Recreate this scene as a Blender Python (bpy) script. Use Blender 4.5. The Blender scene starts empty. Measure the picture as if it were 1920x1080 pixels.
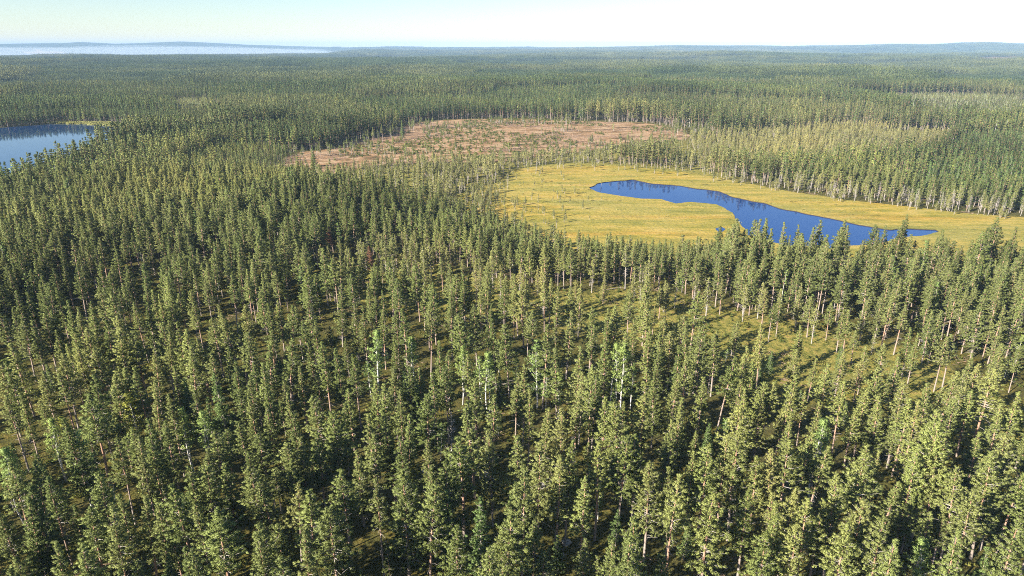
import bpy, math, random
import numpy as np
from mathutils import Vector
from mathutils.geometry import tessellate_polygon

# ------------------------------------------------------------------ camera, sky, sun, exposure
S = bpy.context.scene
COL = S.collection
H_CAM, PITCH, F = 75.0, math.radians(19.53), 1280.0
cam = bpy.data.objects.new('camera', bpy.data.cameras.new('camera'))
COL.objects.link(cam); S.camera = cam
cam.location = (0, 0, H_CAM); cam.rotation_euler = (math.radians(90) - PITCH, 0, 0)
cam.data.lens = 24; cam.data.sensor_width = 36; cam.data.clip_start = 1; cam.data.clip_end = 90000
SUN_EL, SUN_AZ = math.radians(27), math.radians(-127)
world = bpy.data.worlds.new("World"); S.world = world; world.use_nodes = True
wn = world.node_tree
sky = wn.nodes.new('ShaderNodeTexSky'); sky.sky_type = 'NISHITA'; sky.sun_disc = False
sky.sun_elevation = SUN_EL; sky.sun_rotation = SUN_AZ
sky.altitude = 200; sky.air_density = 1.0; sky.dust_density = 0.1; sky.ozone_density = 3.1
wn.links.new(sky.outputs[0], wn.nodes['Background'].inputs[0])
wn.nodes['Background'].inputs[1].default_value = 0.059
sun = bpy.data.objects.new('sun', bpy.data.lights.new('sun', 'SUN')); COL.objects.link(sun)
sun.data.energy = 5.0; sun.data.angle = math.radians(0.5); sun.data.color = (1.0, 0.94, 0.80)
to_sun = Vector((math.sin(SUN_AZ) * math.cos(SUN_EL), math.cos(SUN_AZ) * math.cos(SUN_EL), math.sin(SUN_EL)))
sun.rotation_euler = to_sun.to_track_quat('Z', 'Y').to_euler()
sun.location = (0, 0, 200)
S.view_settings.view_transform = 'Standard'; S.view_settings.look = 'None'
S.view_settings.exposure = 1.52; S.view_settings.gamma = 1.0
S.cycles.max_bounces = 5; S.cycles.diffuse_bounces = 2; S.cycles.glossy_bounces = 2
S.cycles.transmission_bounces = 3; S.cycles.transparent_max_bounces = 4; S.cycles.volume_bounces = 0
S.cycles.use_denoising = False; S.cycles.filter_width = 1.0

RNG = np.random.default_rng(11)
CP, SP = math.cos(PITCH), math.sin(PITCH)

# ------------------------------------------------------------------ photo <-> ground survey helpers
def G(px, py, z=0.0):
    """where the ray through a photo pixel meets height z: used to survey the real place from the photo"""
    yy = 540.0 - py; fwd = F * CP + yy * SP; up = -F * SP + yy * CP
    t = (H_CAM - z) / max(-up, 1e-3)
    return (px - 960.0) * t, fwd * t
def PX(x, y, z=0.0):
    """pixel of a world point (arrays welcome)"""
    dz = z - H_CAM
    d = y * CP - dz * SP; v = y * SP + dz * CP
    d = np.maximum(d, 1e-3)
    return 960 + F * x / d, 540 - F * v / d
def inpoly(px, py, poly):
    px = np.asarray(px, float); py = np.asarray(py, float)
    c = np.zeros(px.shape, bool); n = len(poly); j = n - 1
    for i in range(n):
        xi, yi = poly[i]; xj, yj = poly[j]
        c ^= ((yi > py) != (yj > py)) & (px < (xj - xi) * (py - yi) / ((yj - yi) or 1e-9) + xi)
        j = i
    return c
def dist_poly(x, y, poly):
    d = np.full(np.shape(x), 1e9)
    for i in range(len(poly)):
        ax, ay = poly[i]; bx, by = poly[(i + 1) % len(poly)]
        L = (bx - ax) ** 2 + (by - ay) ** 2 + 1e-9
        t = np.clip(((x - ax) * (bx - ax) + (y - ay) * (by - ay)) / L, 0, 1)
        d = np.minimum(d, np.hypot(x - ax - t * (bx - ax), y - ay - t * (by - ay)))
    return d
_P = RNG.random((256, 256))
def vnoise(x, y):
    xi = np.floor(x).astype(int); yi = np.floor(y).astype(int); fx = x - xi; fy = y - yi
    fx = fx * fx * (3 - 2 * fx); fy = fy * fy * (3 - 2 * fy)
    g = lambda a, b: _P[a % 256, b % 256]
    return (g(xi, yi) * (1 - fx) * (1 - fy) + g(xi + 1, yi) * fx * (1 - fy) + g(xi, yi + 1) * (1 - fx) * fy + g(xi + 1, yi + 1) * fx * fy)
def fbm(x, y, s, o=3):
    r = 0; a = 0.5
    for k in range(o):
        r = r + a * vnoise(x / s * 2 ** k + 17 * k, y / s * 2 ** k + 5 * k); a *= 0.5
    return r / (1 - 0.5 ** o)
def sm(a, b, x):
    t = np.clip((x - a) / (b - a), 0, 1); return t * t * (3 - 2 * t)

BOG_PX = [(862, 372), (905, 352), (940, 342), (962, 322), (1000, 314), (1060, 309), (1160, 311), (1250, 320), (1330, 330), (1400, 344), (1480, 359),
          (1560, 371), (1680, 387), (1800, 400), (1920, 408), (2120, 425), (2350, 470), (2250, 520), (2000, 496), (1850, 492), (1700, 486), (1560, 484),
          (1400, 480), (1280, 486), (1180, 480), (1100, 474), (1040, 460), (985, 438), (930, 415), (885, 395)]
POND_PX = [(1099, 353), (1118, 345), (1150, 341), (1185, 338), (1225, 346), (1260, 347), (1300, 353), (1345, 360), (1375, 372), (1435, 382), (1460, 392),
           (1500, 400), (1560, 412), (1640, 428), (1668, 432), (1700, 430), (1755, 432), (1763, 437), (1735, 443), (1690, 448), (1640, 458), (1560, 466),
           (1480, 462), (1410, 446), (1385, 425), (1370, 400), (1345, 385), (1295, 380), (1265, 383), (1240, 375), (1200, 374), (1150, 366), (1115, 360)]
LAKE_PX = [(-500, 262), (-200, 246), (0, 240), (90, 233), (160, 233), (250, 239), (264, 244), (256, 266), (225, 288), (160, 310), (80, 338), (-20, 368), (-300, 430), (-700, 470)]
REED_PX = [(88, 231.5), (110, 229), (200, 229.5), (270, 234), (312, 241), (300, 244), (262, 243), (250, 239), (160, 233)]
CUT_PX = [(505, 318), (520, 298), (560, 285), (640, 270), (700, 258), (740, 243), (800, 227), (870, 223), (980, 223), (1100, 226), (1200, 231), (1285, 243),
          (1290, 262), (1180, 270), (1060, 290), (960, 304), (900, 306), (820, 306), (740, 306), (700, 316), (620, 326)]
OPEN_PX = [(560, 530), (680, 482), (800, 486), (900, 520), (1080, 555), (1200, 540), (1400, 590), (1600, 620), (1800, 700), (1950, 790), (1900, 840), (1700, 780),
           (1500, 740), (1360, 680), (1180, 640), (1000, 605), (860, 590), (640, 565)]
BOGWOOD_PX = [(560, 345), (640, 318), (820, 308), (960, 305), (1290, 262), (1320, 300), (1420, 350), (1250, 320), (1060, 309), (962, 322), (862, 372), (930, 402), (860, 400), (700, 385), (600, 375)]
PALE_PX = [(1290, 262), (1450, 252), (1560, 240), (1700, 246), (1800, 262), (1740, 300), (1560, 318), (1400, 322), (1310, 300)]
YOUNG_PX = [(1740, 330), (1800, 270), (2000, 262), (2400, 300), (2400, 390), (1920, 400), (1700, 380)]
CORNER_PX = [(-800, 330), (60, 330), (180, 310), (330, 300), (520, 320), (600, 360), (480, 400), (200, 420), (-800, 460)]
TALL_PX = [[(1140, 297), (1270, 300), (1270, 318), (1140, 308)], [(1330, 316), (1440, 334), (1440, 352), (1330, 328)]]
toG = lambda P: [G(a, b) for a, b in P]
BOG, POND, LAKE, REED, CUT, OPEN, BOGWOOD, PALE, YOUNG = map(toG, (BOG_PX, POND_PX, LAKE_PX, REED_PX, CUT_PX, OPEN_PX, BOGWOOD_PX, PALE_PX, YOUNG_PX))

def wiggle(poly, step=2.5, amp=.8, s=9.0):
    out = []
    for i in range(len(poly)):
        a, b = np.array(poly[i]), np.array(poly[(i + 1) % len(poly)]); L = np.linalg.norm(b - a); n = max(1, int(L / step))
        nrm = np.array([-(b - a)[1], (b - a)[0]]) / (L + 1e-9)
        for k in range(n):
            p = a + (b - a) * k / n
            out.append(tuple(p + nrm * amp * 2 * (float(fbm(np.array(p[0]), np.array(p[1]), s, 3)) - .5) * min(1, L / 5)))
    return out
CUT = wiggle(CUT, 14, 16, 34)
def ridge_of(az):
    px = 960 + 1358 * az
    return np.interp(px, [-1500, 0, 500, 620, 800, 960, 1130, 1300, 1400, 1450, 1520, 1620, 1700, 1800, 1860, 1920, 2400, 4000],
                         [-30, -20, -10, 0, 6, 11, 24, 48, 52, 42, 50, 66, 70, 92, 96, 88, 96, 60])
def hills_of(az):
    px = 960 + 1358 * az
    return np.interp(px, [-1500, -200, 0, 60, 120, 150, 180, 215, 260, 340, 400, 480, 640, 900, 4000],
                         [70, 85, 95, 100, 106, 126, 117, 102, 109, 131, 110, 82, 40, 0, 0])
def terrain(x, y):
    r = np.hypot(x, y); az = np.clip(x / np.maximum(y, 1.0), -4, 4); left = 1 - sm(-.30, -.20, az)
    z = sm(1300, 3200, r) * (1 - sm(8500, 10000, r) * .6) * ((fbm(x + 900, y, 1500, 3) - 0.5) * 60 + (fbm(x, y + 400, 520, 2) - .5) * 10)
    z = z - left * sm(6200, 7600, r) * 70
    z = z + (sm(6500, 10000, r) * (1 - .8 * sm(12500, 15000, r))) * (60 + (ridge_of(az) - 60) * .714)* (1 - left)
    z = z + sm(10800, 13000, r) * (1 - .7 * sm(16000, 20000, r)) * (hills_of(az) + 75 * left)
    return np.where(y > 200, z, 0.0)

# ------------------------------------------------------------------ materials
def mat(name):
    m = bpy.data.materials.new(name); m.use_nodes = True
    nt = m.node_tree; b = nt.nodes['Principled BSDF']
    return m, nt, b
def N(nt, t, **k):
    n = nt.nodes.new(t)
    for a, v in k.items(): setattr(n, a, v)
    return n
def noise(nt, scale, detail=3, rough=.55, coord=None, world_pos=True):
    n = N(nt, 'ShaderNodeTexNoise'); n.inputs['Scale'].default_value = scale
    n.inputs['Detail'].default_value = detail; n.inputs['Roughness'].default_value = rough
    if coord is None and world_pos:
        g = N(nt, 'ShaderNodeNewGeometry'); coord = g.outputs['Position']
    if coord is not None: nt.links.new(coord, n.inputs['Vector'])
    return n.outputs['Fac']
def ramp(nt, fac, stops, interp='LINEAR'):
    r = N(nt, 'ShaderNodeValToRGB'); e = r.color_ramp.elements; r.color_ramp.interpolation = interp
    while len(e) < len(stops): e.new(0.5)
    for i, (p, c) in enumerate(stops):
        e[i].position = p; e[i].color = (*c, 1) if len(c) == 3 else c
    nt.links.new(fac, r.inputs[0]); return r.outputs[0]
def mix(nt, fac, a, b, mode='MIX'):
    m = N(nt, 'ShaderNodeMix', data_type='RGBA', blend_type=mode)
    for s, v in ((m.inputs[0], fac), (m.inputs[6], a), (m.inputs[7], b)):
        if isinstance(v, (int, float)): s.default_value = v
        elif isinstance(v, tuple): s.default_value = (*v, 1)
        else: nt.links.new(v, s)
    return m.outputs[2]
def math_(nt, op, a, b=0.0, clamp=False):
    m = N(nt, 'ShaderNodeMath', operation=op, use_clamp=clamp)
    for s, v in ((m.inputs[0], a), (m.inputs[1], b)):
        if isinstance(v, (int, float)): s.default_value = v
        else: nt.links.new(v, s)
    return m.outputs[0]

def foliage(name, dark, mid, olive, trans=0.11, stand=True):
    """needles or leaves: colour differs from tree to tree (tint, own) and from stand to stand"""
    m, nt, b = mat(name)
    tint = N(nt, 'ShaderNodeAttribute', attribute_type='INSTANCER', attribute_name='tint').outputs['Fac']
    own = N(nt, 'ShaderNodeAttribute', attribute_type='INSTANCER', attribute_name='own').outputs['Fac']
    oc = N(nt, 'ShaderNodeTexCoord')
    clump = noise(nt, 1.1, 2, coord=oc.outputs['Object'])
    c = mix(nt, math_(nt, 'ADD', math_(nt, 'MULTIPLY', own, 0.5), math_(nt, 'MULTIPLY', clump, 0.5)), dark, mid)
    t = tint
    if stand:
        st = noise(nt, 0.0042, 3)
        t = math_(nt, 'ADD', tint, math_(nt, 'MULTIPLY', math_(nt, 'SUBTRACT', st, 0.5), 1.1), True)
    c = mix(nt, t, c, mix(nt, math_(nt, 'MULTIPLY', own, 1.0), olive, tuple(v * 0.68 for v in olive)))
    if stand:   # darker spruce-rich stands and paler pine stands alternate across the country
        s2 = noise(nt, 0.0075, 4, .6); c = mix(nt, 1.0, c, ramp(nt, s2, [(0.36, (.60, .63, .56)), (0.50, (.90, .94, .92)), (0.64, (1.28, 1.22, 1.08))]), 'MULTIPLY')
    nt.links.new(c, b.inputs['Base Color']); b.inputs['Roughness'].default_value = 0.55
    b.inputs['Specular IOR Level'].default_value = 0.10
    tr = N(nt, 'ShaderNodeBsdfTranslucent'); nt.links.new(c, tr.inputs[0])
    mx = N(nt, 'ShaderNodeMixShader'); mx.inputs[0].default_value = trans
    nt.links.new(b.outputs[0], mx.inputs[1]); nt.links.new(tr.outputs[0], mx.inputs[2])
    nt.links.new(mx.outputs[0], nt.nodes['Material Output'].inputs[0])
    return m
M_NEEDLE = foliage('pine_needles', (0.092, 0.120, 0.036), (0.335, 0.365, 0.118), (0.41, 0.375, 0.15))
M_DARKNEEDLE = foliage('dark_needles', (0.060, 0.088, 0.032), (0.175, 0.215, 0.080), (0.27, 0.26, 0.11))  # darker needle colour for all distant and many middle-distance trees
M_SPRUCE = foliage('spruce_needles', (0.10, 0.155, 0.05), (0.20, 0.27, 0.085), (0.28, 0.33, 0.11), stand=False)
M_BIRCH = foliage('birch_leaves', (0.18, 0.26, 0.08), (0.33, 0.42, 0.14), (0.52, 0.52, 0.11), 0.25, False)
M_YOUNG = foliage('bush_leaves', (0.07, 0.12, 0.03), (0.16, 0.20, 0.05), (0.28, 0.26, 0.06), 0.3, False)
M_RUST = foliage('rusty_needles', (0.20, 0.10, 0.06), (0.30, 0.16, 0.09), (0.3, 0.13, 0.06), 0.2, False)

def bark(name, stops, nscale=6):
    m, nt, b = mat(name)
    tc = N(nt, 'ShaderNodeTexCoord'); sp = N(nt, 'ShaderNodeSeparateXYZ'); nt.links.new(tc.outputs['Generated'], sp.inputs[0])
    own = N(nt, 'ShaderNodeAttribute', attribute_type='INSTANCER', attribute_name='own').outputs['Fac']
    z = math_(nt, 'ADD', sp.outputs[2], math_(nt, 'MULTIPLY', math_(nt, 'SUBTRACT', own, .5), .35))
    c = ramp(nt, z, stops)
    nz = noise(nt, nscale, 3, coord=tc.outputs['Object'])
    c = mix(nt, 0.5, c, ramp(nt, nz, [(0.3, (.35, .33, .32)), (0.7, (1.25, 1.2, 1.15))]), 'MULTIPLY')
    nt.links.new(c, b.inputs['Base Color']); b.inputs['Roughness'].default_value = .85
    return m
M_BARK = bark('pine_bark', [(0.0, (.33, .28, .25)), (0.28, (.36, .26, .21)), (0.45, (.44, .25, .17)), (0.9, (.44, .26, .17))])
M_GREYBARK = bark('grey_bark', [(0.0, (.40, .36, .34)), (0.5, (.36, .31, .28)), (1.0, (.34, .26, .2))])
M_WHITEBARK = bark('birch_bark', [(0.0, (.45, .42, .40)), (0.12, (.75, .72, .70)), (1.0, (.6, .57, .53))], 3)
M_DEADWOOD = bark('dead_wood', [(0.0, (.42, .38, .36)), (1.0, (.44, .39, .36))], 4)
M_LOGWOOD = bark('bleached_log', [(0.0, (.40, .33, .29)), (1.0, (.40, .33, .27))], 3)

M_SLASH = bark('weathered_slash', [(0.0, (.28, .18, .12)), (1.0, (.34, .24, .17))], 2)
def ground_mat(name):
    m, nt, b = mat(name)
    def attr(n): return N(nt, 'ShaderNodeAttribute', attribute_type='GEOMETRY', attribute_name=n).outputs['Fac']
    n1 = noise(nt, 0.11, 4); n2 = noise(nt, 0.55, 4, .65); n3 = noise(nt, 2.6, 3, .7); n4 = noise(nt, 0.017, 3)
    brk = math_(nt, 'MULTIPLY', math_(nt, 'SUBTRACT', n2, 0.5), 0.9)
    floor = ramp(nt, n2, [(0.30, (.040, .042, .016)), (0.45, (.085, .082, .020)), (0.56, (.12, .10, .022)), (0.66, (.20, .15, .04)), (0.8, (.24, .19, .10))])
    floor = mix(nt, ramp(nt, n1, [(0.42, (0, 0, 0)), (0.62, (1, 1, 1))]), floor, mix(nt, n3, (.05, .05, .02), (.13, .11, .035)))
    opn = ramp(nt, n2, [(0.30, (.05, .055, .016)), (0.44, (.15, .15, .036)), (0.56, (.30, .25, .06)), (0.70, (.30, .19, .08))])
    # open fen: long faint strings of varying tone
    mp = N(nt, 'ShaderNodeMapping'); g = N(nt, 'ShaderNodeNewGeometry'); nt.links.new(g.outputs['Position'], mp.inputs['Vector'])
    mp.inputs['Rotation'].default_value = (0, 0, .35); mp.inputs['Scale'].default_value = (.25, 1.3, 1)
    strings = noise(nt, 0.13, 5, .68, coord=mp.outputs[0])
    fen = ramp(nt, strings, [(0.30, (.17, .155, .035)), (0.44, (.28, .225, .045)), (0.54, (.38, .275, .060)), (0.62, (.40, .295, .10)), (0.74, (.25, .22, .06))])
    fen = mix(nt, .85, fen, ramp(nt, noise(nt, .045, 5, .62, coord=mp.outputs[0]), [(0.36, (.60, .72, .55)), (0.46, (.90, .94, .84)), (0.55, (1.10, 1.04, .95)), (0.64, (1.0, .83, .64))]), 'MULTIPLY')
    fen = mix(nt, .8, fen, ramp(nt, noise(nt, .16, 5, .7), [(0.36, (.66, .76, .60)), (0.47, (.95, .98, .92)), (0.60, (1.10, 1.05, 1.05))]), 'MULTIPLY')
    fen = mix(nt, ramp(nt, n4, [(0.35, (0, 0, 0)), (0.65, (.45, .45, .45))]), fen, mix(nt, n2, (.22, .215, .06), (.38, .305, .12)))
    fen = mix(nt, .30, fen, ramp(nt, n3, [(0.30, (.62, .64, .55)), (0.65, (1.18, 1.15, 1.1))]), 'MULTIPLY')
    mp2 = N(nt, 'ShaderNodeMapping'); nt.links.new(g.outputs['Position'], mp2.inputs['Vector'])
    mp2.inputs['Rotation'].default_value = (0, 0, -.5); mp2.inputs['Scale'].default_value = (.6, 1.25, 1)
    rows = noise(nt, 0.085, 6, .74, coord=mp2.outputs[0])
    cut = ramp(nt, rows, [(0.36, (.05, .035, .02)), (0.43, (.16, .11, .05)), (0.49, (.37, .21, .10)), (0.56, (.50, .345, .22)), (0.62, (.28, .22, .09)), (0.70, (.12, .13, .035))])
    cut = mix(nt, .5, cut, ramp(nt, n3, [(0.3, (.55, .5, .5)), (0.7, (1.2, 1.2, 1.2))]), 'MULTIPLY')
    far = mix(nt, n2, (.035, .05, .02), (.075, .095, .036))
    def w(a): return math_(nt, 'ADD', math_(nt, 'MULTIPLY', math_(nt, 'SUBTRACT', math_(nt, 'ADD', a, brk), .5), 3.0), .5, True)
    c = mix(nt, w(attr('open_moss')), floor, opn)
    c = mix(nt, w(attr('clear')), c, cut)
    c = mix(nt, w(attr('fen')), c, fen)
    c = mix(nt, attr('far'), c, far)
    nt.links.new(c, b.inputs['Base Color']); b.inputs['Roughness'].default_value = .95
    b.inputs['Specular IOR Level'].default_value = .1
    bp = N(nt, 'ShaderNodeBump'); bp.inputs['Strength'].default_value = .9; bp.inputs['Distance'].default_value = .5
    nt.links.new(math_(nt, 'ADD', math_(nt, 'MULTIPLY', n3, math_(nt, 'SUBTRACT', 1.0, math_(nt, 'MULTIPLY', attr('fen'), .75))), math_(nt, 'MULTIPLY', n2, 1.2)), bp.inputs['Height'])
    nt.links.new(bp.outputs[0], b.inputs['Normal'])
    return m
M_GROUND = ground_mat('forest_ground')

def water_mat(name, col):
    m, nt, b = mat(name)
    b.inputs['Base Color'].default_value = (*col, 1); b.inputs['Roughness'].default_value = .03
    b.inputs['IOR'].default_value = 1.33; b.inputs['Specular IOR Level'].default_value = .34
    mp = N(nt, 'ShaderNodeMapping'); g = N(nt, 'ShaderNodeNewGeometry'); nt.links.new(g.outputs['Position'], mp.inputs['Vector'])
    mp.inputs['Scale'].default_value = (1, .6, 1)
    bp = N(nt, 'ShaderNodeBump'); bp.inputs['Strength'].default_value = .12; bp.inputs['Distance'].default_value = .05
    nt.links.new(noise(nt, 1.2, 3, coord=mp.outputs[0]), bp.inputs['Height']); nt.links.new(bp.outputs[0], b.inputs['Normal'])
    return m
M_POND = water_mat('pond_water', (.0003, .030, .155)); M_LAKE = water_mat('lake_water', (.006, .034, .11))
def flat_mat(name, a, b_, scale):
    m, nt, b = mat(name); tc = N(nt, 'ShaderNodeTexCoord')
    nt.links.new(mix(nt, noise(nt, scale, 4, coord=tc.outputs['Object']), a, b_), b.inputs['Base Color']); b.inputs['Roughness'].default_value = .9
    return m
M_PEAT = flat_mat('wet_peat', (.02, .014, .008), (.07, .05, .02), 1.0)
M_REED = flat_mat('reeds', (.32, .33, .09), (.50, .46, .16), .3)
M_ROCK = flat_mat('rock', (.22, .20, .18), (.42, .38, .35), 1.5)

# ------------------------------------------------------------------ mesh building
class MB:
    def __init__(s): s.v, s.f, s.m, s.n, s.k = [], [], [], [], 0
    def add(s, v, f, m=0, n=None):
        v = np.asarray(v, float); f = np.asarray(f, int)
        s.v.append(v); s.f.append((f + s.k)); s.m.append(np.full(len(f), m)); s.k += len(v)
        s.n.append(np.zeros_like(v) if n is None else n)
    def merged(s, other, moff):
        r = MB()
        for o, off in ((s, 0), (other, moff)):
            k0 = r.k
            for v, f, m, n in zip(o.v, o.f, o.m, o.n):
                r.v.append(v); r.f.append(f + k0); r.m.append(m + off); r.n.append(n)
            r.k += o.k
        return r
    def mesh(s, name, mats):
        me = bpy.data.meshes.new(name)
        v = np.concatenate(s.v); me.vertices.add(len(v)); me.vertices.foreach_set('co', v.ravel())
        loops = np.concatenate([f.ravel() for f in s.f]); tot = np.concatenate([np.full(len(f), f.shape[1]) for f in s.f])
        me.loops.add(len(loops)); me.loops.foreach_set('vertex_index', loops.astype(np.int32))
        st = np.concatenate([[0], np.cumsum(tot)[:-1]]); me.polygons.add(len(tot))
        me.polygons.foreach_set('loop_start', st.astype(np.int32))
        me.polygons.foreach_set('material_index', np.concatenate(s.m).astype(np.int32))
        me.update(calc_edges=True)
        me.polygons.foreach_set('use_smooth', np.ones(len(tot), bool))
        n = np.concatenate(s.n)
        if np.abs(n).sum() > 0: me.normals_split_custom_set_from_vertices(n.tolist())
        for m in mats: me.materials.append(m)
        return me
def tube(mb, pts, rad, k=5, m=0):
    pts = np.asarray(pts, float); n = len(pts)
    a = np.arange(k) * 2 * math.pi / k; V = []
    for i in range(n):
        d = pts[min(i + 1, n - 1)] - pts[max(i - 1, 0)]; d = d / (np.linalg.norm(d) + 1e-9)
        u = np.cross(d, (0, 0, 1) if abs(d[2]) < .9 else (1, 0, 0)); u /= np.linalg.norm(u); w = np.cross(d, u)
        V.append(pts[i] + rad[i] * (np.cos(a)[:, None] * u + np.sin(a)[:, None] * w))
    F_ = [(i * k + j, i * k + (j + 1) % k, (i + 1) * k + (j + 1) % k, (i + 1) * k + j) for i in range(n - 1) for j in range(k)]
    V = np.concatenate(V)
    c = np.repeat(pts, k, axis=0); nr = V - c; nr /= (np.linalg.norm(nr, axis=1, keepdims=True) + 1e-9)
    mb.add(V, F_, m, nr)
def leaves(mb, rng, centers, rad, axis_xy, nper, ll, lw, m=0, upb=.35, spread=1.0):
    """many small blades round each twig-end; each blade a narrow triangle"""
    c = np.repeat(centers, nper, axis=0); r = np.repeat(rad, nper)
    n = len(c); d = rng.normal(size=(n, 3)); d /= np.linalg.norm(d, axis=1, keepdims=True)
    q = rng.random(n) ** .33
    base = c + d * (r * q)[:, None] * np.array([1.1, 1.1, .62]) * spread
    # blades lie like shingles over each tuft, tips outward and up
    ax = np.array([0, 0, upb + .35]) + rng.normal(size=(n, 3)) * .75; ax -= d * np.sum(ax * d, 1, keepdims=True) * .75; ax += d * .25
    rad_ = c - axis_xy; rad_[:, 2] = 0; rad_ /= (np.linalg.norm(rad_, axis=1, keepdims=True) + .15); ax += rad_ * .75
    ax /= np.linalg.norm(ax, axis=1, keepdims=True)
    sd = np.cross(ax, d + rng.normal(size=(n, 3)) * .45); sd /= (np.linalg.norm(sd, axis=1, keepdims=True) + 1e-9)
    L = ll * (0.7 + .6 * rng.random(n))[:, None]; W = lw * (0.7 + .6 * rng.random(n))[:, None]
    base = base - ax * L * .4
    V = np.stack([base - sd * W * .5, base + sd * W * .5, base + ax * L], 1).reshape(-1, 3)
    out = c - axis_xy; out[:, 2] = 0; out /= (np.linalg.norm(out, axis=1, keepdims=True) + .2)
    nr = d * .75 + out * .55 + np.array([0, 0, .25]); nr /= np.linalg.norm(nr, axis=1, keepdims=True)
    mb.add(V, np.arange(3 * n).reshape(-1, 3), m, np.repeat(nr, 3, axis=0))

def conifer(seed, h=16., cf=.62, R=1.9, lod=0, kind='pine', dead=.35, dens=1.0):
    """returns (trunk, crown) builders. pine: rounded whorls on rising branches; spruce: tight drooping cone"""
    rng = np.random.default_rng(seed); T, C = MB(), MB()
    nseg = 7 if lod == 0 else 3
    zz = np.linspace(0, h * .985, nseg); wob = np.cumsum(rng.normal(size=(nseg, 2)) * .012 * h / nseg * 3, axis=0) * np.linspace(0, 1, nseg)[:, None]
    trunk = np.column_stack([wob, zz])
    r0 = .0088 * h + .03
    tube(T, trunk, r0 * (1 - zz / h) ** .75 + .02, 6 if lod == 0 else (4 if lod == 1 else 3))
    at = lambda z: np.array([np.interp(z, zz, trunk[:, 0]), np.interp(z, zz, trunk[:, 1]), z])
    zb = h * (1 - cf)
    nwh = {0: int(cf * h / .43), 1: int(cf * h / .95), 2: int(cf * h / 2.2)}[lod]
    cs, cr, ca = [], [], []
    side = rng.normal(size=2) * .12
    lob = 1 + .20 * np.sin(np.arange(nwh) * rng.uniform(.7, 1.4) + rng.random() * 6)
    for i in range(nwh):
        t = (i + rng.uniform(-.3, .3)) / max(nwh - 1, 1); t = min(max(t, 0), 1)
        z = zb + (h - zb) * t * .985
        if kind == 'pine': prof = (1 - t) ** (.80 + .2 * (seed % 3)) * min(1, .65 + 2.0 * t) * 1.16
        elif kind == 'spruce': prof = (1 - t) ** .9
        else: prof = (1 - t) ** .5 * min(1, .45 + 2.2 * t)
        nb = {0: rng.integers(4, 7), 1: rng.integers(3, 5), 2: 2}[lod]
        a0 = rng.random() * 6.28
        for b in range(nb):
            if rng.random() < (.10 if kind == 'pine' else .03): continue
            a = a0 + b * 6.28 / nb + rng.normal() * .3
            dir2 = np.array([math.cos(a), math.sin(a)])
            L = R * prof * lob[i] * rng.uniform(.55, 1.28) * (1 + float(dir2 @ side)) + .15
            rise = (.10 + .75 * t + rng.normal() * .1) if kind != 'spruce' else (-.28 + .5 * t)
            p0 = at(z)
            s = {0: .24, 1: .56, 2: 1.3}[lod]
            ncl = max(1, int(L * .82 / s + .6))
            if lod == 0:
                e = p0 + np.array([dir2[0] * L, dir2[1] * L, rise * L])
                tube(C, [p0, (p0 + e) / 2 + (0, 0, -.05 * L), e], [.035 * L / 2 + .012, .02, .008], 3, 1)
            for k in range(ncl):
                u = .3 + .72 * (k + rng.random()) / ncl if ncl > 1 else .72
                off = rng.normal(size=3) * .13 * (1 + L * .3) * np.array([1, 1, .6])
                cs.append(p0 + np.array([dir2[0] * L * u, dir2[1] * L * u, rise * L * u * (.6 + .5 * u)]) + off)
                cr.append({0: .215, 1: .46, 2: .9}[lod] * rng.uniform(.7, 1.25) * (1.0 if t < .85 else .7)); ca.append(at(z))
    for k in range({0: 4, 1: 2, 2: 1}[lod]):
        cs.append(at(h * (.955 + .012 * k))); cr.append({0: .14, 1: .22, 2: .5}[lod]); ca.append(at(h))
    cs, cr, ca = map(np.array, (cs, cr, ca))
    nper = int({0: 24, 1: 11, 2: 7}[lod] * dens); ll, lw = {0: (.30, .085), 1: (.62, .27), 2: (1.3, .7)}[lod]
    leaves(C, rng, cs, cr, np.repeat(ca, nper, axis=0), nper, ll, lw, 0, .35 if kind != 'spruce' else -.1)
    if dead and lod < 2:
        for i in range(int(dead * (26 if lod == 0 else 8))):
            z = zb * rng.uniform(.45, 1.08) if kind != 'snag' else h * rng.uniform(.3, .95)
            a = rng.random() * 6.28; L = R * rng.uniform(.3, .85); p0 = at(z)
            e = p0 + np.array([math.cos(a) * L, math.sin(a) * L, rng.uniform(-.35, .3) * L])
            tube(T, [p0, (p0 + e) / 2 + (0, 0, .1), e], [.035, .024, .01], 3, 1)
    return T, C
def snag(seed, h=11.):
    rng = np.random.default_rng(seed); T, C = MB(), MB()
    zz = np.linspace(0, h, 6); w = np.cumsum(rng.normal(size=(6, 2)) * .05, axis=0)
    tube(T, np.column_stack([w, zz]), .12 * (1 - zz / h) + .025, 5)
    for i in range(int(h * 5.5)):
        t = rng.random() ** .8; z = h * (.22 + .76 * t); a = rng.random() * 6.28
        L = (1 - t) ** .7 * rng.uniform(.5, 1.5) + .25
        p0 = np.array([np.interp(z, zz, w[:, 0]), np.interp(z, zz, w[:, 1]), z])
        m_ = p0 + np.array([math.cos(a) * L * .6, math.sin(a) * L * .6, .1 * L]); e = p0 + np.array([math.cos(a + .2) * L, math.sin(a + .2) * L, rng.uniform(-.2, .35) * L])
        tube(C, [p0, m_, e], [.04, .026, .012], 3)
        for s in (-.7, .6):
            q = m_ + np.array([math.cos(a + s) * L * .45, math.sin(a + s) * L * .45, .12 * L]); tube(C, [m_, q], [.02, .008], 3)
    return T, C
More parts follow.
